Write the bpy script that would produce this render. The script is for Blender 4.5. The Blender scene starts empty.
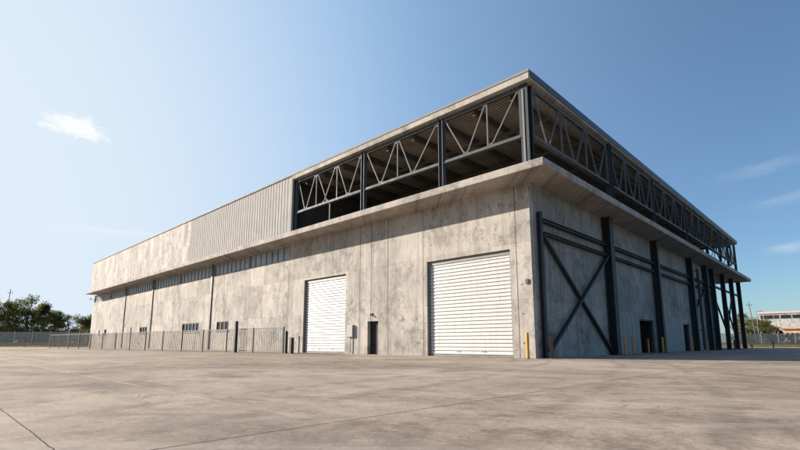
import bpy, bmesh, math, random
from mathutils import Vector, Matrix
random.seed(7)
R = math.radians
scene = bpy.context.scene
COL = scene.collection

# ------------------------------------------------------------------ object helpers
class MB:
    """collects shapes, build() links them as ONE mesh object"""
    def __init__(s): s.v = []; s.f = []
    def add(s, vs, fs):
        b = len(s.v); s.v += [tuple(v) for v in vs]; s.f += [tuple(b + i for i in f) for f in fs]
    def box(s, x0, x1, y0, y1, z0, z1):
        x0, x1 = sorted((x0, x1)); y0, y1 = sorted((y0, y1)); z0, z1 = sorted((z0, z1))
        s.add([(x0,y0,z0),(x1,y0,z0),(x1,y1,z0),(x0,y1,z0),(x0,y0,z1),(x1,y0,z1),(x1,y1,z1),(x0,y1,z1)],
              [(0,3,2,1),(4,5,6,7),(0,1,5,4),(1,2,6,5),(2,3,7,6),(3,0,4,7)])
    def bar(s, a, b, w, d=None, up=(0,0,1)):
        """rectangular bar from a to b"""
        a = Vector(a); b = Vector(b); d = w if d is None else d
        t = (b - a).normalized(); up = Vector(up)
        if abs(t.dot(up)) > .98: up = Vector((0,1,0))
        n = t.cross(up).normalized(); m = n.cross(t).normalized()
        vs = []
        for p in (a, b):
            for sx, sy in ((-1,-1),(1,-1),(1,1),(-1,1)): vs.append(p + n*sx*w/2 + m*sy*d/2)
        s.add(vs, [(0,1,2,3),(7,6,5,4),(0,4,5,1),(1,5,6,2),(2,6,7,3),(3,7,4,0)])
    def tube(s, pts, rad, n=8, cap=True):
        pts = [Vector(p) for p in pts]
        rad = rad if isinstance(rad, (list, tuple)) else [rad]*len(pts)
        vs = []; fs = []
        for i, p in enumerate(pts):
            t = (pts[min(i+1, len(pts)-1)] - pts[max(i-1, 0)]).normalized()
            up = Vector((0,0,1)) if abs(t.z) < .95 else Vector((0,1,0))
            u = t.cross(up).normalized(); w = u.cross(t).normalized()
            for k in range(n):
                a = 2*math.pi*k/n
                vs.append(p + (u*math.cos(a) + w*math.sin(a))*rad[i])
        for i in range(len(pts)-1):
            for k in range(n):
                k2 = (k+1) % n
                fs.append((i*n+k, i*n+k2, (i+1)*n+k2, (i+1)*n+k))
        if cap:
            fs.append(tuple(range(n))); fs.append(tuple((len(pts)-1)*n + k for k in range(n)))
        s.add(vs, fs)
    def ibeam(s, a, b, w, d, t=.025, up=(0,0,1)):
        """H section: two flanges d apart and a web, w wide"""
        a = Vector(a); b = Vector(b); tt = (b-a).normalized(); up = Vector(up)
        if abs(tt.dot(up)) > .98: up = Vector((0,1,0))
        n = tt.cross(up).normalized(); m = n.cross(tt).normalized()
        s.bar(a + m*(d/2-t/2), b + m*(d/2-t/2), w, t, up)
        s.bar(a - m*(d/2-t/2), b - m*(d/2-t/2), w, t, up)
        s.bar(a, b, t, d-2*t, up)
    def build(s, name, mat, parent=None, bevel=0, smooth=False):
        me = bpy.data.meshes.new(name); me.from_pydata(s.v, [], s.f)
        bm = bmesh.new(); bm.from_mesh(me); bmesh.ops.recalc_face_normals(bm, faces=bm.faces); bm.to_mesh(me); bm.free()
        if smooth:
            for p in me.polygons: p.use_smooth = True
        me.materials.append(mat)
        o = bpy.data.objects.new(name, me); COL.objects.link(o)
        if parent is not None:
            o.parent = parent
            inv = base_of(parent)
            o.location = -inv if parent.type == 'EMPTY' else (0,0,0)
        if bevel:
            b = o.modifiers.new('bevel', 'BEVEL'); b.width = bevel; b.segments = 2; b.limit_method = 'ANGLE'
        return o

def base_of(p): return Vector(p.location)
def tag(o, label=None, cat=None, group=None, kind=None):
    if label: o['label'] = label
    if cat: o['category'] = cat
    if group: o['group'] = group
    if kind: o['kind'] = kind
    return o
def thing(name, loc, label, cat, group=None):
    o = bpy.data.objects.new(name, None); COL.objects.link(o); o.location = loc
    o.empty_display_size = .3
    return tag(o, label, cat, group)

def wall_grid(mb, P, us, ue, zs, ze, holes, thick):
    """wall with real rectangular openings. P(u, z, d) -> point, d = depth behind the face"""
    U = sorted({us, ue, *[h[0] for h in holes], *[h[1] for h in holes]})
    Z = sorted({zs, ze, *[h[2] for h in holes], *[h[3] for h in holes]})
    U = [u for u in U if us <= u <= ue]; Z = [z for z in Z if zs <= z <= ze]
    def solid(i, j):
        if i < 0 or j < 0 or i >= len(U)-1 or j >= len(Z)-1: return False
        cu = (U[i]+U[i+1])/2; cz = (Z[j]+Z[j+1])/2
        return not any(h[0] < cu < h[1] and h[2] < cz < h[3] for h in holes)
    for i in range(len(U)-1):
        for j in range(len(Z)-1):
            if not solid(i, j): continue
            u0, u1, z0, z1 = U[i], U[i+1], Z[j], Z[j+1]
            for d in (0, thick):
                mb.add([P(u0,z0,d), P(u1,z0,d), P(u1,z1,d), P(u0,z1,d)], [(0,1,2,3)])
            for (di, dj, a, b) in ((-1,0,(u0,z0),(u0,z1)), (1,0,(u1,z0),(u1,z1)), (0,-1,(u0,z0),(u1,z0)), (0,1,(u0,z1),(u1,z1))):
                if not solid(i+di, j+dj):
                    mb.add([P(*a,0), P(*b,0), P(*b,thick), P(*a,thick)], [(0,1,2,3)])

# ------------------------------------------------------------------ node helpers
class NT:
    def __init__(s, name):
        s.m = bpy.data.materials.new(name); s.m.use_nodes = True
        s.t = s.m.node_tree; s.b = s.t.nodes['Principled BSDF']; s.out = s.t.nodes['Material Output']
    def _set(s, sock, v):
        if v is None: return
        if hasattr(v, 'is_output'): s.t.links.new(v, sock)
        else:
            if sock.type == 'RGBA' and len(v) == 3: v = (*v, 1)
            sock.default_value = v
    def math(s, op, a, b=None, c=None, clamp=False):
        n = s.t.nodes.new('ShaderNodeMath'); n.operation = op; n.use_clamp = clamp
        for i, v in enumerate((a, b, c)): s._set(n.inputs[i], v)
        return n.outputs[0]
    def pos(s):
        g = s.t.nodes.new('ShaderNodeNewGeometry'); p = g.outputs['Position']
        sp = s.t.nodes.new('ShaderNodeSeparateXYZ'); s.t.links.new(p, sp.inputs[0])
        return p, sp.outputs[0], sp.outputs[1], sp.outputs[2]
    def vec(s, x, y, z):
        n = s.t.nodes.new('ShaderNodeCombineXYZ')
        for i, v in enumerate((x, y, z)): s._set(n.inputs[i], v)
        return n.outputs[0]
    def noise(s, v, scale, detail=4, rough=.55, dist=0):
        n = s.t.nodes.new('ShaderNodeTexNoise'); s._set(n.inputs['Vector'], v)
        n.inputs['Scale'].default_value = scale; n.inputs['Detail'].default_value = detail
        n.inputs['Roughness'].default_value = rough; n.inputs['Distortion'].default_value = dist
        return n.outputs[0]
    def white(s, v):
        n = s.t.nodes.new('ShaderNodeTexWhiteNoise'); n.noise_dimensions = '3D'; s._set(n.inputs['Vector'], v); return n.outputs[0]
    def rng(s, v, a, b, c=0., d=1., smooth=False):
        n = s.t.nodes.new('ShaderNodeMapRange'); n.clamp = True
        if smooth: n.interpolation_type = 'SMOOTHSTEP'
        s._set(n.inputs[0], v)
        for i, x in enumerate((a, b, c, d)): s._set(n.inputs[i+1], x)
        return n.outputs[0]
    def mix(s, f, a, b, mode='MIX'):
        n = s.t.nodes.new('ShaderNodeMix'); n.data_type = 'RGBA'; n.blend_type = mode
        s._set(n.inputs[0], f); s._set(n.inputs[6], a); s._set(n.inputs[7], b); return n.outputs[2]
    def bump(s, h, strength=.3, dist=.02):
        n = s.t.nodes.new('ShaderNodeBump'); n.inputs['Strength'].default_value = strength; n.inputs['Distance'].default_value = dist
        s._set(n.inputs['Height'], h); s.t.links.new(n.outputs[0], s.b.inputs['Normal'])
    def line(s, v, p, w):
        """1 on a line of half width w about v = p"""
        return s.math('LESS_THAN', s.math('ABSOLUTE', s.math('SUBTRACT', v, p)), w)
    def grid(s, v, step, w, off=0.):
        f = s.math('FRACT', s.math('DIVIDE', s.math('ADD', v, off), step))
        return s.math('LESS_THAN', f, w*2/step)
    def fin(s, col, rough=.8, metal=0., spec=.5):
        s._set(s.b.inputs['Base Color'], col); s._set(s.b.inputs['Roughness'], rough); s._set(s.b.inputs['Metallic'], metal)
        s._set(s.b.inputs['Specular IOR Level'], spec)
        return s.m

def concrete(name, base=(.44,.398,.352), joints=(), panels=True, streak=1., dark=.6, hs=(2.95, 5.9), faint=2.4):
    n = NT(name); P, x, y, z = n.pos(); u = n.math('ADD', x, y)
    big = n.noise(P, .22, 6, .62, .4)
    mid = n.noise(n.vec(n.math('MULTIPLY', x, 1.), n.math('MULTIPLY', y, 1.), n.math('MULTIPLY', z, .55)), 1.3, 8, .74, .15)
    fine = n.noise(P, 9., 5, .7)
    st = n.noise(n.vec(n.math('MULTIPLY', u, 1.7), n.math('MULTIPLY', y, .01), n.math('MULTIPLY', z, .13)), 1., 5, .62, .3)
    st2 = n.noise(n.vec(n.math('MULTIPLY', u, 6.), 3., n.math('MULTIPLY', z, .22)), 1., 4, .6)
    b = Vector(base)
    col = n.mix(n.rng(big, .34, .68), (b.x*.70, b.y*.71, b.z*.73), tuple(b*1.16))
    col = n.mix(n.math('MULTIPLY', n.rng(mid, .46, .62), .7), col, (b.x*.60, b.y*.61, b.z*.63))
    pale = n.noise(n.vec(u, n.math('MULTIPLY', z, .5), 11.), 1., 8, .72, .2)
    col = n.mix(n.math('MULTIPLY', n.rng(pale, .52, .66), .5), col, (b.x*1.3, b.y*1.28, b.z*1.25))
    col = n.mix(n.math('MULTIPLY', n.rng(st, .50, .64), .72*streak), col, tuple(b*dark))
    col = n.mix(n.math('MULTIPLY', n.rng(st2, .50, .70), .42*streak), col, (b.x*1.3, b.y*1.28, b.z*1.25))
    blot = n.noise(n.vec(u, n.math('MULTIPLY', z, .8), 5.), .6, 9, .78, .2)
    col = n.mix(n.math('MULTIPLY', n.rng(blot, .53, .62), .72), col, (b.x*.40, b.y*.40, b.z*.40))
    sm1 = n.noise(n.vec(n.math('MULTIPLY', u, 1.3), n.math('MULTIPLY', z, 1.1), 15.), 1., 10, .82, .2)
    sm2 = n.noise(n.vec(n.math('MULTIPLY', u, .23), n.math('MULTIPLY', z, .35), 21.), 1., 3, .5)
    col = n.mix(n.math('MULTIPLY', n.rng(sm1, .505, .58), n.rng(sm2, .44, .56, 0., .9)), col, (b.x*.36, b.y*.36, b.z*.37))
    col = n.mix(n.rng(fine, .3, .75, .0, .3), col, tuple(b*.6))
    h = n.math('MULTIPLY_ADD', fine, .3, n.math('MULTIPLY', mid, .6))
    if panels:
        cell = n.white(n.vec(n.math('FLOOR', n.math('DIVIDE', u, faint)), n.math('FLOOR', n.math('DIVIDE', z, 2.95)), 1.))
        col = n.mix(n.math('MULTIPLY', n.math('ABSOLUTE', n.math('SUBTRACT', cell, .5)), .5), col,
                    n.mix(n.math('GREATER_THAN', cell, .5), tuple(b*.40), tuple(b*1.5)))
        g = n.grid(u, faint, .012)
        for hz in hs: g = n.math('MAXIMUM', g, n.line(z, hz, .012))
        g = n.math('MULTIPLY', g, n.rng(mid, .38, .55, .15, .75))
        col = n.mix(n.math('MULTIPLY', g, .6), col, tuple(b*.42))
        # formwork tie holes, some filled
        fu = n.math('SUBTRACT', n.math('FRACT', n.math('DIVIDE', u, 1.2)), .5)
        fv = n.math('SUBTRACT', n.math('FRACT', n.math('DIVIDE', z, 1.475)), .5)
        rr = n.math('SQRT', n.math('ADD', n.math('POWER', n.math('MULTIPLY', fu, 1.2), 2.), n.math('POWER', n.math('MULTIPLY', fv, 1.475), 2.)))
        wn = n.white(n.vec(n.math('FLOOR', n.math('DIVIDE', u, 1.2)), n.math('FLOOR', n.math('DIVIDE', z, 1.475)), 7.))
        hole = n.math('MULTIPLY', n.math('LESS_THAN', rr, .045), n.math('GREATER_THAN', wn, .62))
        col = n.mix(n.math('MULTIPLY', hole, .85), col, (.05,.045,.04))
        h = n.math('SUBTRACT', h, n.math('ADD', n.math('MULTIPLY', g, .5), hole))
    if joints:
        j = None
        for p in joints:
            l = n.line(u, p, .028); j = l if j is None else n.math('MAXIMUM', j, l)
        col = n.mix(n.math('MULTIPLY', j, .8), col, (.06,.055,.05))
        h = n.math('SUBTRACT', h, j)
    n.bump(h, .5, .012)
    return n.fin(col, n.rng(mid, .3, .7, .75, .92), 0., .25)

def paint(name, col, rough=.5, metal=0., var=.25, scale=1.5, dirt=(.2,.17,.14), dirt_amt=.25):
    n = NT(name); P, x, y, z = n.pos()
    a = n.noise(P, scale, 5, .65); u = n.math('ADD', x, y)
    s = n.noise(n.vec(n.math('MULTIPLY', u, 5.), 1., n.math('MULTIPLY', z, .5)), 1., 4, .6)
    c = Vector(col)
    cc = n.mix(n.rng(a, .3, .7), tuple(c*(1-var)), tuple(c*(1+var)))
    cc = n.mix(n.math('MULTIPLY', n.rng(s, .5, .75), dirt_amt), cc, dirt)
    n.bump(n.noise(P, 20., 3), .08, .01)
    return n.fin(cc, n.rng(a, .3, .7, max(rough-.1, .05), min(rough+.12, 1)), metal)

M = {}
M['front'] = concrete('front_wall_concrete', joints=(-22.3, -13.2, -12.05, -10.4, -6.96+(-.35), -1.2+.35, -45.5, -75.))
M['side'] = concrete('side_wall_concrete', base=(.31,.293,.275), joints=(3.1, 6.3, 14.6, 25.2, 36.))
M['ledge'] = concrete('ledge_concrete', base=(.40,.355,.31), panels=False, streak=.15)
M['fascia'] = concrete('fascia_concrete', base=(.42,.38,.33), panels=False, streak=.4)
M['clad'] = concrete('cladding_panel', base=(.44,.402,.358), joints=(-42.3, -47.7-.55, -56., -64.5, -70.3), panels=True, streak=1.1, dark=.66, hs=(), faint=1.15)
M['rib'] = paint('ribbed_cladding', (.345,.325,.30), .95, 0, .2, .8, (.20,.175,.15), .6)
M['deck'] = paint('roof_deck', (.27,.22,.175), .75, 0, .3, .7)
M['joist'] = paint('joist_steel', (.075,.065,.055), .6, 0, .3)
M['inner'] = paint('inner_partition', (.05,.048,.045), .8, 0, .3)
M['floor'] = concrete('upper_floor_concrete', base=(.36,.33,.29), panels=False)
M['steel'] = paint('dark_blue_steel', (.017,.024,.030), .65, 0, .3, 2., (.055,.04,.03), .3)
M['brown'] = paint('brown_downpipe_steel', (.05,.042,.037), .5, 0, .25)
M['truss'] = paint('truss_steel', (.085,.088,.088), .75, 0, .2, 1.5, (.09,.075,.06))
M['chord'] = paint('truss_chord_steel', (.040,.046,.051), .7, 0, .2, 1.5, (.07,.055,.045))
M['mid'] = paint('column_steel', (.036,.043,.050), .65, 0, .2, 1.5, (.07,.055,.045))
M['trussd'] = paint('side_truss_steel', (.085,.09,.09), .65, 0, .25, 1.5, (.07,.055,.045))
M['cap'] = paint('roof_flashing_metal', (.20,.20,.195), .8, 0, .2)
M['capd'] = paint('dark_flashing_metal', (.06,.075,.09), .5, .2, .15)
M['white'] = paint('white_shutter_paint', (.44,.435,.43), .6, 0, .1, 1.2, (.30,.27,.235), .5)
M['guide'] = paint('shutter_guide_metal', (.16,.155,.15), .5, .3)
M['dark'] = paint('dark_door_paint', (.009,.009,.0095), .8, 0, .3)
M['dado'] = paint('dado_sheet_metal', (.17,.19,.205), .6, 0, .2)
M['glass'] = paint('clerestory_glass', (.29,.335,.365), .35, 0, .25, .9, (.10,.10,.10), .3)
M['wglass'] = paint('window_glass', (.02,.022,.025), .15, 0, .3)
M['frame'] = paint('window_frame_paint', (.045,.043,.042), .6)
M['mull'] = paint('mullion_paint', (.20,.215,.225), .5)
M['yellow'] = paint('yellow_bollard_paint', (.52,.25,.025), .6, 0, .15, 6., (.15,.09,.05), .5)
M['rust'] = paint('worn_brown_paint', (.10,.06,.035), .7, 0, .4, 8.)
M['fence'] = paint('grey_railing_paint', (.085,.078,.07), .6)
M['galv'] = paint('galvanised_steel', (.42,.43,.43), .45, .3, .15)
M['boxg'] = paint('grey_cabinet_paint', (.30,.29,.275), .6, 0, .1)
M['bark'] = paint('tree_bark', (.09,.07,.055), .9, 0, .4, 5.)
M['lamp'] = paint('grey_lamp_steel', (.16,.16,.155), .6, 0, .2)
M['wood'] = paint('weathered_pole_wood', (.13,.11,.09), .9, 0, .3, 5.)
M['bwhite'] = concrete('far_building_white', base=(.52,.49,.465), panels=False, streak=.4, dark=.8)
M['terra'] = paint('terracotta_wall', (.44,.20,.125), .85, 0, .2, .5)
M['ochre'] = paint('ochre_wall', (.55,.33,.16), .85, 0, .2, .5)
M['pink'] = paint('coping_pink', (.52,.42,.38), .8, 0, .1)

def leaf_mat(name, a, b, scale):
    n = NT(name); P, x, y, z = n.pos()
    f = n.noise(P, scale, 3, .6); f2 = n.noise(P, scale*9, 2, .5)
    c = n.mix(n.rng(f, .35, .65), a, b)
    c = n.mix(n.rng(f2, .4, .75, 0, .5), c, tuple(Vector(b)*1.35))
    n.b.inputs['Transmission Weight'].default_value = 0
    m = n.fin(c, .65, 0, .3)
    tr = n.t.nodes.new('ShaderNodeBsdfTranslucent'); n._set(tr.inputs[0], c)
    ms = n.t.nodes.new('ShaderNodeMixShader'); ms.inputs[0].default_value = .45
    n.t.links.new(n.b.outputs[0], ms.inputs[1]); n.t.links.new(tr.outputs[0], ms.inputs[2]); n.t.links.new(ms.outputs[0], n.out.inputs[0])
    return m
M['leaf1'] = leaf_mat('dark_olive_leaves', (.070,.068,.020), (.165,.145,.042), .35)
M['leaf2'] = leaf_mat('green_leaves', (.062,.072,.022), (.150,.150,.044), .4)
M['leaf3'] = leaf_mat('dry_green_leaves', (.06,.058,.025), (.12,.105,.045), .5)
M['grass'] = leaf_mat('dry_grass_blades', (.16,.125,.05), (.26,.20,.09), 1.2)

def chain_mat():
    n = NT('chain_link_mesh'); P, x, y, z = n.pos()
    u = n.math('ADD', n.math('MULTIPLY', x, .717), n.math('MULTIPLY', y, .697))
    k = .07
    d1 = n.math('FRACT', n.math('DIVIDE', n.math('ADD', u, z), k)); d2 = n.math('FRACT', n.math('DIVIDE', n.math('SUBTRACT', u, z), k))
    wire = n.math('MAXIMUM', n.math('LESS_THAN', d1, .14), n.math('LESS_THAN', d2, .14))
    # privacy slats woven down the mesh
    slat = n.math('LESS_THAN', n.math('FRACT', n.math('DIVIDE', u, .09)), .42)
    a = n.math('MAXIMUM', wire, slat)
    n.fin((.46,.43,.385), .7, .0)
    tr = n.t.nodes.new('ShaderNodeBsdfTransparent'); ms = n.t.nodes.new('ShaderNodeMixShader')
    n.t.links.new(a, ms.inputs[0]); n.t.links.new(tr.outputs[0], ms.inputs[1]); n.t.links.new(n.b.outputs[0], ms.inputs[2])
    n.t.links.new(ms.outputs[0], n.out.inputs[0]); return n.m
M['chain'] = chain_mat()

def yard_mat():
    n = NT('yard_concrete'); P, x, y, z = n.pos()
    # broad weathering stretched the way the slabs were floated
    big = n.noise(n.vec(n.math('MULTIPLY', x, .10), n.math('MULTIPLY', y, .15), 0.), 1., 7, .66, .8)
    mid = n.noise(n.vec(n.math('MULTIPLY', x, .55), n.math('MULTIPLY', y, .75), 2.), 1., 10, .78, .3)
    sm = n.noise(P, 2.6, 9, .8, .15)
    fine = n.noise(P, 22., 6, .78)
    spk = n.noise(P, 90., 3, .7)
    col = n.mix(n.rng(big, .36, .60), (.285,.220,.170), (.52,.415,.322))
    col = n.mix(n.math('MULTIPLY', n.rng(mid, .46, .60), .6), col, (.225,.172,.132))
    col = n.mix(n.math('MULTIPLY', n.rng(sm, .50, .62), .5), col, (.53,.43,.33))
    sc = n.noise(n.vec(x, y, 6.), 1.5, 10, .84, .3)
    col = n.mix(n.math('MULTIPLY', n.rng(sc, .52, .60), n.rng(big, .62, .44, 0.05, .7)), col, (.150,.112,.086))
    oil = n.noise(n.vec(x, y, 9.), .34, 10, .8, .5)
    col = n.mix(n.math('MULTIPLY', n.rng(oil, .53, .60), .6), col, (.150,.114,.090))
    # soft tyre tracks sweeping across towards the doors
    trk = n.math('SUBTRACT', n.math('ADD', x, n.math('MULTIPLY', y, .35)), n.math('MULTIPLY', n.noise(n.vec(0., y, 1.), .07, 2), 5.))
    tw = None
    for p_ in (-3.6, -1.9, .8, 2.5):
        l_ = n.rng(n.math('ABSOLUTE', n.math('SUBTRACT', trk, p_)), .08, .2, 1., 0.); tw = l_ if tw is None else n.math('MAXIMUM', tw, l_)
    col = n.mix(n.math('MULTIPLY', n.math('MULTIPLY', tw, n.rng(mid, .40, .58)), .45), col, (.12,.098,.08))
    col = n.mix(n.rng(fine, .42, .70, 0., .6), col, (.165,.127,.098))
    col = n.mix(n.rng(spk, .58, .72, 0., .55), col, (.10,.085,.07))
    # slab tone, slab joints
    cx = n.math('FLOOR', n.math('DIVIDE', n.math('SUBTRACT', x, 7.75), 6.2)); cy = n.math('FLOOR', n.math('DIVIDE', n.math('ADD', y, 18.5), 6.2))
    cell = n.white(n.vec(cx, cy, 3.))
    col = n.mix(n.math('MULTIPLY', n.math('ABSOLUTE', n.math('SUBTRACT', cell, .5)), .3), col,
                n.mix(n.math('GREATER_THAN', cell, .5), (.16,.13,.108), (.50,.435,.37)))
    # thin pale drag marks
    drag = n.noise(n.vec(n.math('MULTIPLY', n.math('ADD', x, y), .12), n.math('MULTIPLY', n.math('SUBTRACT', x, y), 1.6), 4.), 1., 5, .6, .3)
    col = n.mix(n.math('MULTIPLY', n.rng(drag, .56, .7), .35), col, (.47,.405,.34))
    wob = n.math('MULTIPLY', n.math('SUBTRACT', n.noise(P, 1.5, 4, .7), .5), .05)
    jx = n.grid(n.math('ADD', x, wob), 6.2, .012, -7.75+62.)
    jy = n.grid(n.math('ADD', y, wob), 6.2, .030, 18.5+62.)
    jc = n.line(n.math('ADD', y, wob), -20.55, .006)
    j = n.math('MULTIPLY', n.math('MAXIMUM', jx, jc), n.rng(sm, .35, .5, .7, .95))
    col = n.mix(j, col, (.065,.053,.044))
    jy = n.math('MULTIPLY', jy, n.rng(x, 1., 7., 1., .25))
    col = n.mix(n.math('MULTIPLY', jy, n.rng(mid, .42, .6, .6, .1)), col, (.60,.50,.40))
    # hairline cracks
    vo = n.t.nodes.new('ShaderNodeTexVoronoi'); vo.feature = 'DISTANCE_TO_EDGE'; vo.inputs['Scale'].default_value = .21
    wv = n.t.nodes.new('ShaderNodeVectorMath'); wv.operation = 'ADD'
    nn = n.t.nodes.new('ShaderNodeTexNoise'); nn.inputs['Scale'].default_value = 1.1; nn.inputs['Detail'].default_value = 6; n.t.links.new(P, nn.inputs['Vector'])
    n.t.links.new(P, wv.inputs[0]); n.t.links.new(nn.outputs['Color'], wv.inputs[1]); n.t.links.new(wv.outputs[0], vo.inputs['Vector'])
    crack = n.math('MULTIPLY', n.math('LESS_THAN', vo.outputs['Distance'], .0022), n.rng(big, .45, .6))
    col = n.mix(n.math('MULTIPLY', crack, .6), col, (.08,.065,.055))
    h = n.math('ADD', n.math('MULTIPLY', fine, .35), n.math('MULTIPLY', sm, .7))
    h = n.math('SUBTRACT', n.math('MULTIPLY_ADD', spk, .25, h), n.math('MULTIPLY', n.math('MAXIMUM', j, crack), 1.2))
    n.bump(h, .6, .016)
    return n.fin(col, n.rng(mid, .4, .65, 1., .85), 0., .1)
M['yard'] = yard_mat()
def soil_mat():
    n = NT('dry_ground'); P, x, y, z = n.pos()
    a = n.noise(P, .06, 6, .6); b = n.noise(P, 1.3, 6, .7)
    c = n.mix(n.rng(a, .35, .65), (.17,.135,.065), (.11,.105,.045)); c = n.mix(n.rng(b, .4, .7, 0, .6), c, (.26,.21,.12))
    return n.fin(c, .95, 0, .1)
M['soil'] = soil_mat()

# ------------------------------------------------------------------ view frame of the place (camera foot point, forward, right)
CAMX, CAMY, CAMZ = 11.4504, -21.33, .75
HD = R(45.8); FW = Vector((-math.cos(HD), math.sin(HD), 0)); RT = Vector((math.sin(HD), math.cos(HD), 0))
def yd(right, fwd, z=0.):
    """site grid: metres across and metres away along the two boundary fences"""
    return Vector((CAMX, CAMY, 0)) + RT*right + FW*fwd + Vector((0,0,z))

# ------------------------------------------------------------------ setting
g = MB(); S = 2500
g.add([(-S,-S,-.03),(S,-S,-.03),(S,S,-.03),(-S,S,-.03)], [(0,1,2,3)])
tag(g.build('ground', M['soil']), kind='structure')
g = MB(); g.add([yd(-160,-60), yd(160,-60), yd(160,88.6), yd(-160,88.6)], [(0,1,2,3)])
tag(g.build('concrete_yard', M['yard']), kind='structure')
# verge beyond the yard: low rough bank
g = MB(); nx, ny = 120, 10
for j in range(ny+1):
    for i in range(nx+1):
        rr = -170 + 340*i/nx; ff = 88.6 + (26*(j/ny)**1.4)
        h = .02 + .55*math.sin(min(1, j/3)*math.pi/2)*(.85+.15*math.sin(i*.7)*math.sin(i*.23+j)) if 0 < j < ny else 0.0
        g.v.append(tuple(yd(rr, ff, h - .02)))
for j in range(ny):
    for i in range(nx):
        a = j*(nx+1)+i; g.f.append((a, a+1, a+nx+2, a+nx+1))
tag(g.build('grass_bank', M['soil'], smooth=True), kind='structure')
g = MB()
for k in range(9000):
    side = random.random() < .5
    rr = random.uniform(-98, -60) if side else random.uniform(62, 95)
    ff = random.uniform(88.7, 99); hh = random.uniform(.12, .5)
    z0 = min(.5, (ff-88.6)*.11)
    p = yd(rr, ff, z0); q = Vector((random.uniform(-.15,.15), random.uniform(-.15,.15), hh)); w = RT*random.uniform(.03,.08)
    g.add([p-w, p+w, p+q], [(0,1,2)])
tag(g.build('dry_grass', M['grass']), 'dry straw coloured grass growing along the foot of the boundary fences', 'grass', kind='stuff')

# ------------------------------------------------------------------ warehouse
XL, YB = -85.0, 57.2
ZW, ZL, ZR0, ZR1 = 9.0, 9.4, 14.37, 14.73
wh = thing('warehouse', (0,0,0), 'huge weathered concrete warehouse with white roller shutters, wide ledge and open trusses under flat roof', 'warehouse')
# openings
BIG = (-7.0, -1.22, 0, 5.64); MEDD = (-20.0, -14.76, 0, 5.72); SM = (-12.36, -11.32, 0, 2.2)
segs = [(-84.2,-75.2), (-74.6,-66.7), (-66.1,-55.05), (-54.55,-46.15), (-45.9,-37.3), (-36.7,-29.5), (-29.25,-22.5)]
CL0, CL1 = 7.72, 8.9
lows = [(-44.3,-39.7,1.95,2.92), (-35.4,-32.8,1.95,2.88), (-59.0,-56.0,2.0,2.88), (-76.2,-75.0,2.0,2.9), (-79.6,-78.9,2.0,2.85)]
holes = [BIG, MEDD, SM] + [(a,b,CL0,CL1) for a,b in segs] + lows
w = MB(); wall_grid(w, lambda u,z,d: (u, d, z), XL, 0, 0, ZW, holes, .35)
w.build('wall', M['front'], wh)
RD1 = (15.7, 19.1, 0, 2.5); RD2 = (27.8, 29.9, 0, 2.5)
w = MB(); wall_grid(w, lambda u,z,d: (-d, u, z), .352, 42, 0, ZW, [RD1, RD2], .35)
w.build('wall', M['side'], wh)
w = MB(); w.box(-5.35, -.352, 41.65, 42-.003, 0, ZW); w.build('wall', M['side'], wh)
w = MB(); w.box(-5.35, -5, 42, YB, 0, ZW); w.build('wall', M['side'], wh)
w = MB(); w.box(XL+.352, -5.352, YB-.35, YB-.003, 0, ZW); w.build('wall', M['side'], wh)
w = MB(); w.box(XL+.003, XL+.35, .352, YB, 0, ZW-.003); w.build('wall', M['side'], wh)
# dim interior lining a few metres behind the door in the side wall
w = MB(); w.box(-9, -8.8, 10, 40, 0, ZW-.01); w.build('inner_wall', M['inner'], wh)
# ledge slab (also the upper floor)
l = MB(); l.box(-83.0, 1.75, -1.75, 57.3, ZW, ZL); l.build('ledge', M['ledge'], wh, bevel=.03)
f = MB(); f.box(-21.2, -.4, .3, 57, ZL+.004, ZL+.04); f.build('upper_floor', M['floor'], wh)
# roof
r = MB(); r.box(-21.38, .6, -.6, 57.5, ZR0, ZR1); r.build('roof', M['fascia'], wh, bevel=.015)
r = MB(); r.box(XL, -21.39, -.33, 57.5, ZR0, ZR1-.003); r.build('roof', M['fascia'], wh)
c = MB(); c.box(XL-.05, .64, -.64, -.45, ZR1+.002, ZR1+.13); c.build('flashing', M['cap'], wh)
c = MB(); c.box(.603, .64, -.448, 57.55, ZR1-.24, ZR1+.13); c.build('flashing', M['capd'], wh)
d = MB()                                                     # ribbed roof deck seen from below
for k in range(104):
    x0 = -21.2 + k*.2
    d.box(x0, x0+.12, -.3, 57, ZR0-.06, ZR0-.003)
d.build('roof_deck', M['deck'], wh)
# cladding
c = MB(); c.box(XL, -42.3, -.56, -.352, ZL+.002, ZR1-.002); c.build('cladding', M['clad'], wh)
c = MB(); prof = []; x = -42.296; pitch = .46
while x < -21.6:
    prof += [(x,-.545), (x+.26,-.545), (x+.30,-.568), (x+.42,-.568)]; x += pitch
prof.append((-21.42,-.545))
vs = [(px,py,ZL+.002) for px,py in prof] + [(px,py,ZR1-.002) for px,py in prof] + [(px,-.36,ZL+.002) for px,py in prof] + [(px,-.36,ZR1-.002) for px,py in prof]
n_ = len(prof); fs = []
for i in range(n_-1):
    fs += [(i,i+1,n_+i+1,n_+i), (2*n_+i,3*n_+i,3*n_+i+1,2*n_+i+1)]
fs += [(n_-1, 3*n_-1, 4*n_-1, 2*n_-1), (0, n_, 3*n_, 2*n_)]
c.add(vs, fs); c.build('ribbed_cladding', M['rib'], wh)
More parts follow.
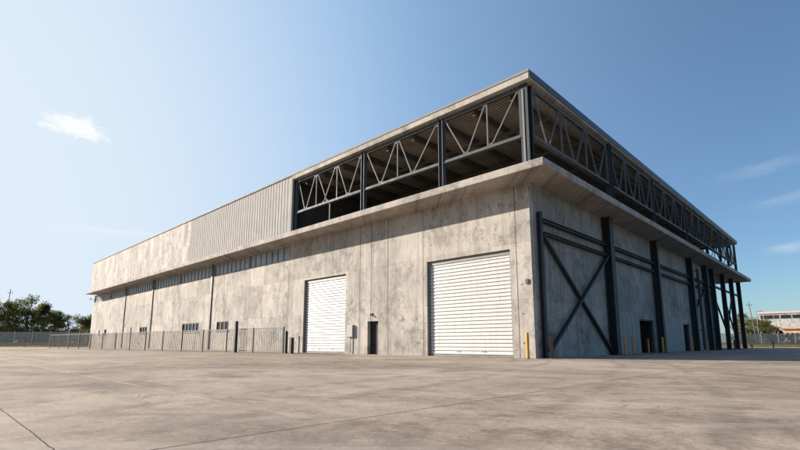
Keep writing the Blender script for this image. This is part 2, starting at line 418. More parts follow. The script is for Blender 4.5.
# upper interior
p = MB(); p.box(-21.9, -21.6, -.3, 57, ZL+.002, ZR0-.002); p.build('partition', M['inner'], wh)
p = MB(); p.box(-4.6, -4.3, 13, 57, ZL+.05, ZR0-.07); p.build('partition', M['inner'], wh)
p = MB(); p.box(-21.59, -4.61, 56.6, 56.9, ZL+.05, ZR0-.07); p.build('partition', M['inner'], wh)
for k in range(9):
    x = -20.2 + k*2.42
    j = MB(); j.ibeam((x, .0, ZR0-.30), (x, 56.5, ZR0-.30), .22, .42, .03); j.build('roof_joist', M['joist'], wh)
# purlins running across under the deck, near the open corner
for k in range(12):
    y = 3.2 + k*4.6
    xe = -4.25 if y > 13 else -21.5
    j = MB(); j.bar((xe, y, ZR0-.62), (-.25, y, ZR0-.62), .12, .16); j.build('purlin', M['joist'], wh)

# ---- steel columns, trusses of the open storey
def column(parent, x, y, z0, z1, w, d, mat, name='column', along='y'):
    m = MB(); m.ibeam((x,y,z0), (x,y,z1), w, d, .045, (0,1,0) if along == 'y' else (1,0,0)); return m.build(name, mat, parent)
ZB, ZT = 11.52, 14.19
def truss(a, b, nodes, mat):
    """nodes: list of ('v', t) verticals and ('d', t0, t1, up?) diagonals, t along the bay"""
    A = Vector((a[0], a[1], 0)); B = Vector((b[0], b[1], 0)); side = (B-A).normalized().cross(Vector((0,0,1)))
    m = MB()
    for s in (-.06, .06):                                    # paired angle sections
        o = side*s
        m.bar(A+o+Vector((0,0,ZB)), B+o+Vector((0,0,ZB)), .05, .15)
        m.bar(A+o+Vector((0,0,ZT)), B+o+Vector((0,0,ZT)), .05, .15)
    m.bar(A+Vector((0,0,ZB-.095)), B+Vector((0,0,ZB-.095)), .26, .03)
    for E_ in (A, B): m.bar(E_+Vector((0,0,ZB-.08)), E_+Vector((0,0,ZT+.07)), .14, .08)   # end posts
    dv = (B-A).normalized()
    for nd in nodes:                                         # gusset plates where the webs meet the chords
        if nd[0] == 'd':
            for t_, z_ in ((nd[1], ZB+.1), (nd[2], ZT-.1)):
                p = A.lerp(B, t_) + Vector((0,0,z_)); m.bar(p-dv*.13, p+dv*.13, .09, .2)
    tr = m.build('truss', M['chord'] if mat is M['truss'] else mat, wh)
    for nd in nodes:
        q = MB()
        if nd[0] == 'v':
            p = A.lerp(B, nd[1]); q.bar(p+Vector((0,0,ZB)), p+Vector((0,0,ZT)), .085, .085); q.build('truss_vertical', mat, tr)
        else:
            p0 = A.lerp(B, nd[1]); p1 = A.lerp(B, nd[2])
            q.bar(p0+Vector((0,0,ZB+.02)), p1+Vector((0,0,ZT-.02)), .08, .08); q.build('truss_diagonal', mat, tr)
    return tr
Y0 = -.2
truss((-5.35,Y0), (-.15,Y0), [('d',.30,.02), ('d',.32,.58), ('v',.60), ('d',.64,.98)], M['truss'])
truss((-12.5,Y0), (-5.7,Y0), [('d',.22,.02), ('d',.24,.45), ('v',.47), ('d',.66,.49), ('d',.68,.97)], M['truss'])
truss((-21.0,Y0), (-12.9,Y0), [('d',.13,.01), ('d',.15,.30), ('v',.32), ('d',.50,.34), ('d',.44,.62), ('v',.645), ('d',.80,.66), ('d',.82,.98)], M['truss'])
for x in (-5.53, -12.7): column(wh, x, Y0, ZL, ZR0-.005, .30, .34, M['mid'], along='x')
column(wh, -21.2, -.1, ZL, ZR0-.005, .4, .4, M['steel'])
column(wh, .10, -.06, ZL, ZR0-.005, .46, .46, M['steel'])
m = MB(); m.bar((.06,-.31,ZL+.3),(.06,-.31,ZR0-.3), .10, .03); m.build('cover_plate', M['lamp'], wh)
for x in (-16.6,):
    m = MB(); m.bar((x,Y0,ZL),(x,Y0,ZB-.12), .1, .1); m.build('prop', M['truss'], wh)
# side (end elevation) trusses, each bay in panels of one vertical and a V
ybays = [-.05, 10.9, 20.5, 30.8, 39.8, 46.8, 51.8, 57.0]
for a, b in zip(ybays[:-1], ybays[1:]):
    npan = max(2, round((b-a)/3.3)); nodes = []
    for k in range(npan):
        t0, t1 = k/npan, (k+1)/npan; tm = (t0+t1)/2
        if k: nodes.append(('v', t0))
        nodes += [('d', tm-.01, t0+.02), ('d', tm+.01, t1-.02)]
    truss((.27, a+.25), (.27, b-.25), nodes, M['trussd'])
for i, y in enumerate(ybays[1:]):
    big = i == 0
    column(wh, .27, y, ZL, ZR0-.005, .42 if big else .26, .42 if big else .3, M['steel'])
column(wh, -4.1, 57.0, ZL, ZR0-.005, .26, .3, M['steel'])
truss((-3.9,57.0), (-.2,57.0), [('d',.25,.02), ('d',.27,.5), ('v',.5), ('d',.73,.5), ('d',.75,.98)], M['trussd'])
# second row of columns inside the open storey
for y in (20.5, 39.8, 51.8): column(wh, -3.9, y, ZL+.04, ZR0-.07, .26, .26, M['joist'])

# ---- lower steelwork on the shaded side
lowy = [(.78,.24), (9.9,.62), (19.9,.42), (31.0,.42), (37.2,.34), (40.6,.34), (46.3,.34), (51.7,.34), (57.0,.34)]
for y, w_ in lowy:
    m = MB()
    top = 7.55 if y < 1 else ZW-.004
    m.ibeam((.30 if y > 1 else .14, y, .02), (.30 if y > 1 else .14, y, top), w_, .46 if w_ > .3 else .2, .05, (1,0,0))
    m.box(.05, .62, y-w_*.75, y+w_*.75, .004, .03)
    m.build('column', M['steel'], wh)
for y in (46.3, 51.7, 57.0):
    m = MB(); m.ibeam((-4.4, y, .02), (-4.4, y, ZW-.004), .3, .3, .04, (1,0,0)); m.build('column', M['steel'], wh)
for zz, th in ((7.12,.19), (6.42,.16)):
    for (a, wa), (b, wb) in zip(lowy[:-1], lowy[1:]):
        if b > 41 and zz < 7: continue
        m = MB(); m.ibeam((.2, a+wa/2+.004, zz), (.2, b-wb/2-.004, zz), .22, th, .03); m.build('beam', M['steel'], wh)
def brace(y0, z0, y1, z1, w_=.22, x=.16):
    m = MB(); m.bar((x,y0,z0), (x,y1,z1), .12, w_, (1,0,0)); m.build('brace', M['steel'], wh)
brace(1.0, 6.35, 9.5, .25); brace(1.0, .35, 9.5, 6.3, .22, .29)
brace(31.3, 3.5, 37.0, 6.3, .16); brace(41.0, 6.3, 46.1, 2.6, .18); brace(46.6, 6.9, 51.4, 2.2, .16); brace(46.6, 2.2, 51.4, 6.9, .14, .3)
# dado sheets along the foot of the side wall
for a, b in ((10.4,15.6), (20.3,27.7), (32,36.8)):
    m = MB(); y = a
    while y < b-.2:
        e = min(y+.9, b); m.box(.004, .03, y, e-.05, .05, 2.55); m.box(.004, .045, e-.05, e, .05, 2.55); y += .9
    m.build('dado_sheet', M['dado'], wh)
# caged access ladder up the third column
ld = MB()
for yy in (33.0, 33.62): ld.bar((.42,yy,.1), (.42,yy,8.2), .12, .10)
for k in range(26): ld.bar((.42,33.0,.35+k*.3), (.42,33.62,.35+k*.3), .03, .03)
for zz in (2.,5.,8.): ld.bar((.0,33.0,zz),(.42,33.0,zz),.04); ld.bar((.0,33.62,zz),(.42,33.62,zz),.04)
ld.build('ladder', M['steel'], wh)

# ---- roller shutters
def shutter(h, rec, hood):
    x0, x1, z0, z1 = h
    cu = MB(); pr = []; z = .1; pt = .205
    while z < z1-hood-.01:
        ze = min(z+pt, z1-hood-.004); hgt = ze - z
        for t, o in ((0,.035), (.13,.035), (.16,-.03), (.35,-.027), (.7,-.012), (.99,.004)): pr.append((z+hgt*t, rec+o))
        z = ze
    pr.append((z1-hood-.004, rec+.028))
    vs = [(x0+.121, yy, zz) for zz, yy in pr] + [(x1-.121, yy, zz) for zz, yy in pr]; k = len(pr)
    cu.add(vs, [(i, i+1, k+i+1, k+i) for i in range(k-1)])
    fo = cu.build('roller_door', M['white'], wh)
    for ga, gb in ((x0+.003, x0+.12), (x1-.12, x1-.003)):
        fr = MB(); fr.box(ga, gb, rec-.06, rec+.06, .004, z1-.003); fr.build('guide', M['guide'], fo)
    hb = MB(); hb.box(x0+.121, x1-.121, rec-.05, rec+.06, z1-hood, z1-.003); hb.build('hood', M['guide'], fo)
    bt = MB(); bt.box(x0+.121, x1-.121, rec-.04, rec+.04, .008, .1); bt.build('bottom_bar', M['guide'], fo)
    for t in (.35, .65):
        hd = MB(); xx = x0+(x1-x0)*t; hd.tube([(xx-.1,rec-.03,.32),(xx-.1,rec-.09,.32),(xx+.1,rec-.09,.32),(xx+.1,rec-.03,.32)], .014, 6); hd.build('handle', M['guide'], fo)
shutter(BIG, .2, .24); shutter(MEDD, .2, .26)
# personnel doors
def pdoor(a, b, z1, plane, rec=.16):
    P = (lambda u0,u1,d0,d1,z0,zz: (u0,u1,d0,d1,z0,zz)) if plane == 'front' else (lambda u0,u1,d0,d1,z0,zz: (-d1,-d0,u0,u1,z0,zz))
    fr = MB(); fr.box(*P(a+.002,a+.07,rec-.05,rec+.05,.004,z1-.002)); fr.box(*P(b-.07,b-.002,rec-.05,rec+.05,.004,z1-.002)); fr.box(*P(a+.07,b-.07,rec-.05,rec+.05,z1-.07,z1-.002))
    fo = fr.build('door', M['frame'], wh)
    lf = MB(); lf.box(*P(a+.074,b-.074,rec-.02,rec+.03,.01,z1-.074)); lf.build('door_leaf', M['dark'], fo)
    hn = MB(); hn.box(*P(b-.2,b-.1,rec-.07,rec-.02,1.0,1.05)); hn.build('handle', M['guide'], fo)
pdoor(SM[0], SM[1], SM[3], 'front', .29); 
# open double door of the side wall, one leaf folded in against the jamb
for a_, b_, *_r in (RD1, RD2):
    fr = MB(); fr.box(-.25,-.1,a_+.002,a_+.09,.004,2.498); fr.box(-.25,-.1,b_-.09,b_-.002,.004,2.498); fr.box(-.25,-.1,a_+.09,b_-.09,2.41,2.498)
    fo = fr.build('door', M['frame'], wh)
    lf = MB(); lf.box(-1.5,-.26,b_-.16,b_-.11,.01,2.4); lf.build('door_leaf', M['dark'], fo)
# clerestory glazing
for a, b in segs:
    fm = MB(); fm.box(a,b,.10,.2,CL0,CL0+.06); fm.box(a,b,.10,.2,CL1-.06,CL1); fm.box(a,a+.07,.10,.2,CL0+.06,CL1-.06); fm.box(b-.07,b,.10,.2,CL0+.06,CL1-.06)
    k = max(2, round((b-a)/.95))
    for i in range(1, k): xx = a+(b-a)*i/k; fm.box(xx-.025,xx+.025,.10,.2,CL0+.06,CL1-.06)
    fo = fm.build('clerestory_window', M['mull'], wh)
    for i in range(k):
        xx0 = a+(b-a)*i/k; xx1 = a+(b-a)*(i+1)/k; pn = MB(); t = random.uniform(-.006,.012)
        pn.add([(xx0+.03,.16+t,CL0+.05),(xx1-.03,.16-t,CL0+.05),(xx1-.03,.17-t,CL1-.05),(xx0+.03,.17+t,CL1-.05)], [(0,1,2,3)])
        pn.build('pane', M['glass'], fo)
# small windows behind the railing
for a, b, z0, z1 in lows:
    fm = MB(); fm.box(a,b,.05,.14,z0,z0+.07); fm.box(a,b,.05,.14,z1-.07,z1); fm.box(a,a+.07,.05,.14,z0+.07,z1-.07); fm.box(b-.07,b,.05,.14,z0+.07,z1-.07)
    k = max(1, round((b-a)/1.0))
    for i in range(1, k): xx = a+(b-a)*i/k; fm.box(xx-.05,xx+.05,.05,.14,z0+.07,z1-.07)
    fo = fm.build('window', M['frame'], wh)
    pn = MB(); pn.add([(a+.06,.11,z0+.06),(b-.06,.11,z0+.06),(b-.06,.115,z1-.06),(a+.06,.115,z1-.06)], [(0,1,2,3)]); pn.build('pane', M['wglass'], fo)
    sl = MB(); sl.box(a-.1,b+.1,-.07,-.003,z0-.09,z0-.01); sl.build('sill', M['ledge'], fo)
# downpipes / wall columns on the long facade
for x in (-66.4, -54.8, -37.0):
    m = MB(); m.box(x-.14,x+.14,-.1,-.004,.02,ZW-.004)
    m.build('pilaster', M['brown'], wh)
m = MB(); m.bar((XL-.7,-.3,8.55),(XL,-.3,8.55),.08); m.bar((XL-.72,-.3,8.35),(XL-.72,-.3,8.6),.22,.22); m.build('wall_lamp', M['brown'], wh)
m = MB(); m.box(-.36,-.2,-.06,-.003,3.7,3.95); m.build('junction_box', M['brown'], wh)

# things fixed to / standing at the building
eb = MB(); eb.box(-14.38,-13.74,-.15,-.004,1.15,2.0); o = thing('electrical_box', (-14.04,-.13,1.12), 'grey electrical cabinet on the wall between the smaller shutter and the dark personnel door', 'electrical box')
eb.build('cabinet', M['boxg'], o, bevel=.015)
m = MB(); m.box(-14.35,-13.77,-.17,-.152,1.18,1.97); m.build('cabinet_door', M['boxg'], o, bevel=.006)
m = MB(); m.tube([(-14.04,-.1,.02),(-14.04,-.1,1.118)], .035, 8); m.build('conduit', M['galv'], o)
ml = thing('door_lamp', (-11.93,-.1,2.62), 'small dark wall lamp above the personnel door', 'lamp')
m = MB(); m.box(-12.0,-11.86,-.06,-.004,2.55,2.75); m.build('back_plate', M['brown'], ml)
m = MB(); m.tube([(-11.93,-.06,2.66),(-11.93,-.16,2.64),(-11.93,-.17,2.56)], [.03,.04,.07], 8); m.build('lamp_head', M['brown'], ml)

BG = 'bollards along the warehouse wall'
def bollard(x, y, h, rad, mat, label):
    o = thing('bollard', (x,y,0), label, 'bollard', BG)
    m = MB(); m.tube([(x,y,0),(x,y,h-.05),(x,y,h-.012),(x,y,h)], [rad,rad,rad*.8,rad*.3], 12); m.build('post', M[mat], o, smooth=False)
    m = MB(); m.tube([(x,y,.003),(x,y,.03)], rad*1.6, 12); m.build('base_collar', M['rust'], o)
bollard(-.08,-.62,1.25,.075,'yellow','sunlit yellow bollard in front of the corner pier by the big shutter')
bollard(.62,.42,1.28,.10,'rust','brown worn bollard just round the building corner in shadow')
bollard(.95,9.55,1.2,.06,'yellow','yellow bollard on the near side of the thickest shaded column')
bollard(.95,11.0,1.2,.06,'yellow','yellow bollard on the far side of the thickest shaded column')
bollard(.6,15.3,1.05,.06,'yellow','yellow bollard at the near jamb of the open side doorway')
bollard(.6,18.75,1.2,.09,'yellow','yellow bollard at the far jamb of the open side doorway')
bollard(.8,26.9,1.1,.06,'yellow','yellow bollard at the near side of the closed side door')
bollard(.9,32.2,1.1,.06,'yellow','yellow bollard at the foot of the access ladder')
bollard(1.1,44.5,1.1,.08,'rust','brown bollard before the open end bay of the shaded side')
# steel posts around the end of the railing
PG = 'dark steel posts by the railing'
def steel_post(x, y, h, w_, label, cap=True):
    o = thing('steel_post', (x,y,0), label, 'post', PG)
    m = MB(); m.box(x-w_/2,x+w_/2,y-w_/2,y+w_/2,0,h); m.build('shaft', M['steel'], o)
    m = MB()
    if cap:
        a = w_/2+.02; m.add([(x-a,y-a,h+.001),(x+a,y-a,h+.001),(x+a,y+a,h+.001),(x-a,y+a,h+.001),(x,y,h+.2)], [(0,3,2,1),(0,1,4),(1,2,4),(2,3,4),(3,0,4)]); m.build('cap', M['steel'], o)
    else: m.box(x-w_/2-.01,x+w_/2+.01,y-w_/2-.01,y+w_/2+.01,h+.001,h+.03); m.build('cap', M['steel'], o)

# ---- railing fence in front of the long facade
A = Vector((-70.,-8.,0)); B = Vector((-18.5,-2.6,0)); HF = 1.85
rf = thing('railing_fence', A, 'long grey steel railing with thin upright bars standing before the facade', 'fence')
dv = (B-A); L = dv.length; dv.normalize()
m = MB(); m.bar(A+Vector((0,0,HF)), B+Vector((0,0,HF)), .05, .06); m.build('top_rail', M['fence'], rf)
m = MB(); m.bar(A+Vector((0,0,.15)), B+Vector((0,0,.15)), .05, .06); m.build('bottom_rail', M['fence'], rf)
m = MB(); s = .08
while s < L: p = A+dv*s; m.bar(p+Vector((0,0,.15)), p+Vector((0,0,HF)), .03, .03); s += .21
m.build('pickets', M['fence'], rf)
for k in range(15):
    p = A + dv*((L-.12)*k/14); tall = k in (2,3,7)
    m = MB(); m.bar(p, p+Vector((0,0,HF+(.55 if tall else .06))), .1, .1); m.build('post', M['fence'], rf)
nv = Vector((dv.y,-dv.x,0))
p = A+dv*(L*.888)+nv*.25; steel_post(p.x,p.y,2.45,.22,'tallest dark steel post rising well above the railing',False)
p = B+dv*.2; steel_post(p.x,p.y,1.5,.2,'pointed dark steel post closing the right end of the railing')
p = B+dv*.85; steel_post(p.x,p.y,1.1,.24,'short thick dark stub post between railing and smaller shutter',False)
p = B+dv*1.65; steel_post(p.x,p.y,1.2,.08,'thin short dark post nearest the smaller shutter',False)

# ---- chain link boundary fences
def chain_fence(r0, r1, fwd, h, n, label, sway):
    base = yd(r0, fwd); o = thing('chain_link_fence', base, label, 'fence')
    m = MB(); m.add([yd(r0,fwd,.45), yd(r1,fwd,.45), yd(r1,fwd,h), yd(r0,fwd,h)], [(0,1,2,3)]); m.build('mesh_panel', M['chain'], o)
    m = MB(); m.tube([yd(r0,fwd-.05,h), yd(r1,fwd-.05,h)], .035, 6); m.build('top_rail', M['galv'], o)
    for k in range(n):
        rr = r0 + (r1-r0)*k/(n-1)
        m = MB(); m.tube([yd(rr,fwd-.06), yd(rr,fwd-.06,h+.12)], .055, 6)
        m.bar(yd(rr,fwd-.06,h+.1), yd(rr+.0,fwd-.4,h+.42), .05, .05)
        m.build('post', M['galv'], o)
chain_fence(-100, -58, 92.5, 2.85, 13, 'grey chain link boundary fence on the left before the dark trees', 0)
chain_fence(62, 110, 94.5, 2.6, 15, 'grey slatted chain link boundary fence on the right before the white building', 0)

# ------------------------------------------------------------------ trees
def tree(name, base, h, cr, mat, label, group, seed, low=.18, clumps=26, leaves=150, leafs=.30, lean=0., flat=1.):
    rnd = random.Random(seed); base = Vector(base)
    o = thing(name, base, label, 'tree' if 'shrub' not in name else 'shrub', group)
    tk = MB(); top = base + Vector((lean, 0, h*.62)); r0 = .02*h+.05
    trunk_pts = [base, base.lerp(top,.35)+Vector((rnd.uniform(-.2,.2),rnd.uniform(-.2,.2),0)), base.lerp(top,.7), top]
    tk.tube(trunk_pts, [r0*1.25, r0, r0*.7, r0*.35], 8)
    cents = []
    for k in range(clumps):
        t = rnd.random(); zz = low + (1-low)*t**.8
        prof = math.sin(math.pi*min(1, max(0.05, (zz-low)/(1-low)*.82+.16)))**.6
        a = rnd.uniform(0, 2*math.pi); q = cr*prof*math.sqrt(rnd.random())*.9
        cpt = base + Vector((lean*zz+math.cos(a)*q, math.sin(a)*q, h*(zz*.9+.02)))
        cents.append((cpt, rnd.uniform(.22,.40)*cr*flat))
    for cpt, rad in cents[:9]:
        s0 = trunk_pts[1].lerp(trunk_pts[3], rnd.uniform(.0,.9)); mid_ = s0.lerp(cpt,.5)+Vector((0,0,.06*h*rnd.uniform(-.3,1)))
        tk.tube([s0, mid_, cpt], [r0*.4, r0*.25, r0*.08], 6)
    tk.build('trunk', M['bark'], o)
    lf = MB()
    for cpt, rad in cents:
        for k in range(leaves):
            v = Vector((rnd.gauss(0,1), rnd.gauss(0,1), rnd.gauss(0,.75)))
            v = v.normalized()*rad*(rnd.random()**.45)*rnd.uniform(.75,1.2)
            c_ = cpt+v; s_ = leafs*rnd.uniform(.5,1.2)
            n1 = Vector((rnd.gauss(0,1),rnd.gauss(0,1),rnd.gauss(0,1))).normalized(); n2 = n1.cross(Vector((rnd.gauss(0,1),rnd.gauss(0,1),rnd.gauss(0,1)))).normalized()
            lf.add([c_-n1*s_*.5, c_+n2*s_*.28, c_+n1*s_*.5, c_-n2*s_*.28], [(0,1,2,3)])
    me = bpy.data.meshes.new('crown'); me.from_pydata(lf.v, [], lf.f); me.materials.append(M[mat])
    c = bpy.data.objects.new('crown', me); COL.objects.link(c); c.parent = o; c.location = -base
    return o
def px(u, d):   # metres across at distance d
    return (u-400)/472.7*d
TG = 'trees beyond the left fence'; 
TL = [(-14,116,12.0,4.8,'leaf1','broad dark olive tree at the very left edge of the row'),
      (6,120,11.6,4.2,'leaf1','dark olive tree second from the left edge behind the chain link fence'),
      (25,118,13.0,4.4,'leaf2','tallest rounded tree of the row behind the left fence'),
      (41,124,11.6,3.6,'leaf1','dark olive tree right of the tallest one in the left row'),
      (53,129,9.8,3.6,'leaf2','shorter green tree midway between the tallest tree and the warehouse'),
      (67,125,8.6,3.6,'leaf3','pale thin crowned tree with sky showing through near the warehouse'),
      (81,134,8.6,3.8,'leaf2','low rounded green tree second from the warehouse end'),
      (95,139,9.2,4.0,'leaf1','low dark tree partly hidden by the warehouse left end')]
for i, (u, d, h, cr, mt, lb) in enumerate(TL):
    thin = mt == 'leaf3'
    tree('broadleaf_tree', yd(px(u,d), d), h, cr, mt, lb, TG, 100+i, .04 if not thin else .25, 44 if not thin else 20, 170 if not thin else 60, .42 if not thin else .34, flat=1. if not thin else .8)
SHL = [(-8,110,4.4,3.2,'leaf1','low dark shrub added as shade under the trees at the far left edge'), (12,111,4.2,3.4,'leaf1','low dark shrub added as shade below the tree second from left'), (32,111,4.4,3.4,'leaf1','low dark shrub added as shade below the tallest tree of the left row'),
       (52,112,4.0,3.2,'leaf1','low dark shrub added as shade below the middle of the left tree row'), (72,113,3.8,3.2,'leaf2','low green shrub added as shade below the pale thin crowned tree'), (90,114,3.6,3.,'leaf2','low green shrub added as shade beside the warehouse far left end')]
for i, (u, d, h, cr, mt, lb) in enumerate(SHL):  # shrubs added as a dark mass standing for the shade under the trees
    tree('shrub', yd(px(u,d), d), h, cr, mt, lb, 'shrubs added as shade below the left trees', 200+i, .0, 30, 150, .36)
TRR = [(744,128,9.0,3.6,'leaf1','dark tree half hidden behind the last warehouse column'), (756,112,7.0,3.6,'leaf2','green tree behind the right fence beside the leaning pole'), (767,116,6.4,3.4,'leaf1','dark leafy tree in front of the white building left end'),
       (749,108,4.0,2.6,'leaf2','lower green tree at the foot of the warehouse far end')]
for i, (u, d, h, cr, mt, lb) in enumerate(TRR):
    tree('broadleaf_tree', yd(px(u,d), d), h, cr, mt, lb, 'trees beyond the right fence', 300+i, .06, 34, 120, .36)
SR = [(781,112,4.0,1.1,'leaf3','narrow yellow green shrub between the terracotta and ochre buildings'), (788,114,3.2,1.3,'leaf2','small green shrub before the ochre arched building'), (797,113,3.6,1.6,'leaf2','rounder green shrub at the right edge before the ochre building'), (774,110,2.8,1.4,'leaf3','low dry shrub before the terracotta building')]
for i, (u, d, h, cr, mt, lb) in enumerate(SR):
    tree('shrub', yd(px(u,d), d), h, cr, mt, lb, 'shrubs beyond the right fence', 400+i, .0, 16, 70, .3)

# ------------------------------------------------------------------ far buildings (site grid boxes)
def gbox(mb, r0, r1, f0, f1, z0, z1):
    vs = [yd(r0,f0,z0),yd(r1,f0,z0),yd(r1,f1,z0),yd(r0,f1,z0),yd(r0,f0,z1),yd(r1,f0,z1),yd(r1,f1,z1),yd(r0,f1,z1)]
    mb.add(vs, [(0,3,2,1),(4,5,6,7),(0,1,5,4),(1,2,6,5),(2,3,7,6),(3,0,4,7)])
YF = 166.
def ux(u, y):   # where the sight line of bearing u crosses the line y
    d = FW + RT*((u-400)/472.7); k = (y-CAMY)/d.y; return CAMX + d.x*k
b0, b1 = ux(762,YF), ux(762,YF)+42
fb = thing('office_building', (b0,YF,0), 'long low white building with a band of dark windows beyond the right fence', 'building')
m = MB(); m.box(b0, b1, YF, YF+25, 0, 9.9); m.build('wall', M['bwhite'], fb)
m = MB(); m.box(b0-.3, b1+.3, YF-.3, YF+25.3, 9.9, 10.5); m.build('coping', M['pink'], fb)
for a, b in ((763.6,765.6),(767,776),(777.3,782.2),(784.2,794),(796,805),(807,816),(818,828)):
    fm = MB(); r0, r1 = ux(a,YF), ux(b,YF)
    fm.box(r0, r1, YF-.08, YF-.004, 8.25, 8.36); fm.box(r0, r1, YF-.08, YF-.004, 9.3, 9.41)
    k = max(1, round((r1-r0)/1.5))
    for i in range(k+1): q = r0+(r1-r0)*i/k; fm.box(q-.05, q+.05, YF-.07, YF-.004, 8.36, 9.3)
    fo = fm.build('window', M['frame'], fb)
    pn = MB(); pn.add([(r0,YF-.03,8.3),(r1,YF-.03,8.3),(r1,YF-.03,9.4),(r0,YF-.03,9.4)], [(0,1,2,3)]); pn.build('pane', M['wglass'], fo)
Y2 = 143.
r0, r1 = ux(770.5,Y2), ux(778.5,Y2)
tb = thing('small_building', (r0,Y2,0), 'small terracotta walled building in front of the white one', 'building')
m = MB(); m.box(r0, r1, Y2, Y2+6, 0, 4.9); m.build('wall', M['terra'], tb)
m = MB(); m.box(r0-.3, r1+.3, Y2-.4, Y2+6.3, 4.9, 5.15); m.build('roof', M['pink'], tb)
m = MB(); m.box(r0+.7, r0+1.6, Y2-.05, Y2-.004, .1, 2.3); m.build('door', M['frame'], tb)
r0 = ux(784,Y2); r1 = r0+16
ob = thing('arched_building', (r0,Y2,0), 'low ochre building with pale arched openings at the right edge', 'building')
m = MB(); m.box(r0, r1, Y2, Y2+7, 0, 4.4); m.build('wall', M['ochre'], ob)
m = MB(); m.box(r0-.3, r1+.3, Y2-.5, Y2+7.3, 4.4, 4.75); m.build('roof', M['terra'], ob)
for u in (790.5, 799, 808):
    cc = ux(u,Y2); m = MB(); pts = [(cc-.9,.1),(cc+.9,.1)]
    pts += [(cc+math.cos(a)*.9, 2.7+math.sin(a)*.9) for a in [math.pi*i/10 for i in range(11)]]
    vs = [(a,Y2-.06,z) for a,z in pts] + [(a,Y2-.004,z) for a,z in pts]; k = len(pts)
    m.add(vs, [tuple(range(k))] + [(i,(i+1)%k,k+(i+1)%k,k+i) for i in range(k)]); m.build('arch', M['bwhite'], ob)

# poles
def pole(u, d, h, lean, label, kind):
    b = yd(px(u,d), d); o = thing(kind, b, label, 'pole' if kind == 'utility_pole' else 'street lamp')
    t = b + Vector((0,0,h)) + RT*lean
    m = MB(); m.tube([b, b.lerp(t,.5), t], [.11,.09,.07] if kind == 'utility_pole' else [.07,.06,.05], 8); m.build('pole', M['wood'] if kind == 'utility_pole' else M['lamp'], o)
    if kind == 'utility_pole':
        q = b.lerp(t,.93); m = MB(); m.bar(q-RT*.6, q+RT*.6, .08, .09); m.build('crossarm', M['wood'], o)
        for s in (-.5,.5):
            m = MB(); p = q+RT*s; m.tube([p+Vector((0,0,.06)), p+Vector((0,0,.25))], [.05,.035], 6); m.build('insulator', M['wood'], o)
    else:
        m = MB(); m.bar(t, t+RT*.9+Vector((0,0,.1)), .07); m.build('arm', M['lamp'], o)
        m = MB(); m.bar(t+RT*.8+Vector((0,0,.08)), t+RT*1.35+Vector((0,0,.08)), .22, .1); m.build('lamp_head', M['lamp'], o)
pole(1.5, 112, 13.6, .55, 'wooden utility pole leaning slightly behind the left trees', 'utility_pole')
pole(757.5, 102, 9.6, -.95, 'wooden utility pole leaning left behind the right fence', 'utility_pole')
pole(759.6, 100, 7.4, .1, 'grey street lamp beside the leaning pole on the right', 'street_lamp')
pole(782.8, 118, 8.0, .0, 'thin grey street lamp in front of the white building windows', 'street_lamp')
b = yd(px(773,70), 70); o = thing('bollard', b, 'lone dark bollard standing out in the yard on the right', 'bollard')
m = MB(); m.tube([b, b+Vector((0,0,.95)), b+Vector((0,0,1.0))], [.08,.08,.04], 10); m.build('post', M['steel'], o)
m = MB(); m.tube([b+Vector((0,0,.003)), b+Vector((0,0,.03))], .13, 10); m.build('base_collar', M['rust'], o)
b = yd(px(751.5,68), 68); o = thing('fire_hydrant', b, 'small red and white hydrant near the last warehouse column', 'hydrant')
m = MB(); m.tube([b, b+Vector((0,0,.06)), b+Vector((0,0,.07)), b+Vector((0,0,.5)), b+Vector((0,0,.52)), b+Vector((0,0,.6)), b+Vector((0,0,.68))], [.16,.16,.1,.1,.13,.11,.03], 12); m.build('barrel', M['terra'], o)
m = MB(); m.tube([b+Vector((0,0,.38))-RT*.2, b+Vector((0,0,.38))+RT*.2], .055, 8); m.tube([b+Vector((0,0,.36)), b+Vector((0,0,.36))-FW*.2], .07, 8); m.build('outlets', M['bwhite'], o)

# ------------------------------------------------------------------ sun, sky, camera
SD = Vector((-1., -.46, .365)).normalized()                  # towards the sun
sun = bpy.data.lights.new('sun', 'SUN'); sun.energy = 5.0; sun.angle = R(.5); sun.color = (1., .90, .775)
so = bpy.data.objects.new('sun', sun); COL.objects.link(so); so.rotation_euler = SD.to_track_quat('Z', 'Y').to_euler(); so.location = (-60,-60,60)
W = bpy.data.worlds.new('World'); scene.world = W; W.use_nodes = True
t = W.node_tree; bg = t.nodes['Background']
sky = t.nodes.new('ShaderNodeTexSky'); sky.sky_type = 'NISHITA'; sky.sun_disc = False
sky.sun_elevation = math.asin(SD.z); sky.sun_rotation = math.atan2(SD.x, SD.y)
sky.air_density = 1.0; sky.dust_density = 0.4; sky.ozone_density = 2.0; sky.altitude = 0
class WN(NT):
    def __init__(s, t): s.t = t
n = WN(t)
tc = t.nodes.new('ShaderNodeTexCoord'); sp = t.nodes.new('ShaderNodeSeparateXYZ'); t.links.new(tc.outputs['Generated'], sp.inputs[0])
dx, dy, dz = sp.outputs
az = n.math('ARCTAN2', dx, dy); el = n.math('ARCSINE', dz)
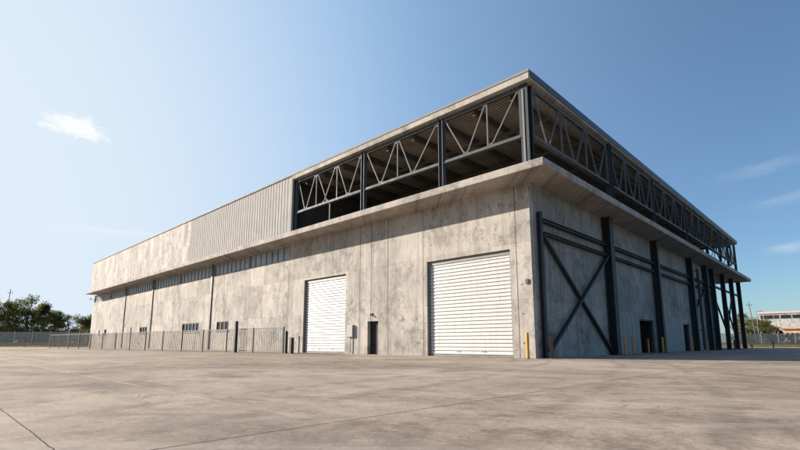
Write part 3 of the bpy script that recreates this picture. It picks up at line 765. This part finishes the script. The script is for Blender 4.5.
def cloud(a0, e0, w_, h_, tilt, fr, fe, amt, soft):
    a = n.math('SUBTRACT', az, a0); e = n.math('SUBTRACT', n.math('SUBTRACT', el, e0), n.math('MULTIPLY', a, tilt))
    nz = n.noise(n.vec(n.math('MULTIPLY', a, fr), n.math('MULTIPLY', e, fe), a0*9), 1., 7, .62, .4)
    rr = n.math('SQRT', n.math('ADD', n.math('POWER', n.math('DIVIDE', a, w_), 2.), n.math('POWER', n.math('DIVIDE', e, h_), 2.)))
    v = n.math('ADD', n.math('SUBTRACT', 1., rr), n.math('MULTIPLY', n.math('SUBTRACT', nz, .5), 2.6))
    return n.math('MULTIPLY', n.rng(v, 0., soft, smooth=True), amt)
cl = cloud(-1.407, .374, .080, .023, -.08, 26., 60., .95, .7)
for args in ((-.075,.292,.11,.018,.10,14.,60.,.12,1.5), (-.05,.238,.09,.016,.16,14.,60.,.12,1.5), (-.06,.155,.05,.014,.05,18.,60.,.22,1.3), (-1.33,.20,.25,.012,.03,8.,70.,.25,1.2)):
    cl = n.math('MAXIMUM', cl, cloud(*args))
CLOUD = (9.2, 9.3, 9.3)
blue = n.mix(1., sky.outputs[0], (.95,1.18,1.38), 'MULTIPLY')
# bright milky air on the sun's side of the sky
dt = t.nodes.new('ShaderNodeVectorMath'); dt.operation = 'DOT_PRODUCT'; t.links.new(tc.outputs['Generated'], dt.inputs[0]); dt.inputs[1].default_value = Vector((-1.,-.40,.06)).normalized()
ang = n.math('ARCCOSINE', dt.outputs['Value'])
blue = n.mix(n.rng(ang, R(42), R(112), .92, .12, True), blue, (3.3,5.35,8.2))
veil = n.math('MULTIPLY', n.rng(ang, R(30), R(78), 1., 0., True), .9)
blue = n.mix(veil, blue, (7.3,8.2,9.0))
colr = n.mix(cl, blue, CLOUD)
t.links.new(colr, bg.inputs[0]); bg.inputs[1].default_value = .05

cam = bpy.data.cameras.new('camera'); co = bpy.data.objects.new('camera', cam); COL.objects.link(co)
cam.sensor_width = 36; cam.lens = 467/800*36; cam.shift_y = 44.5/800; cam.clip_start = .05; cam.clip_end = 6000
tilt = math.atan(73.5/467)
view = (FW*math.cos(tilt) + Vector((0,0,math.sin(tilt)))).normalized()
co.location = (CAMX, CAMY, CAMZ); co.rotation_euler = view.to_track_quat('-Z', 'Y').to_euler()
scene.camera = co
scene.render.resolution_x = 1024; scene.render.resolution_y = 576
vs_ = scene.view_settings; vs_.view_transform = 'Standard'; vs_.look = 'None'; vs_.gamma = 1; vs_.use_curve_mapping = False; vs_.exposure = 1.1
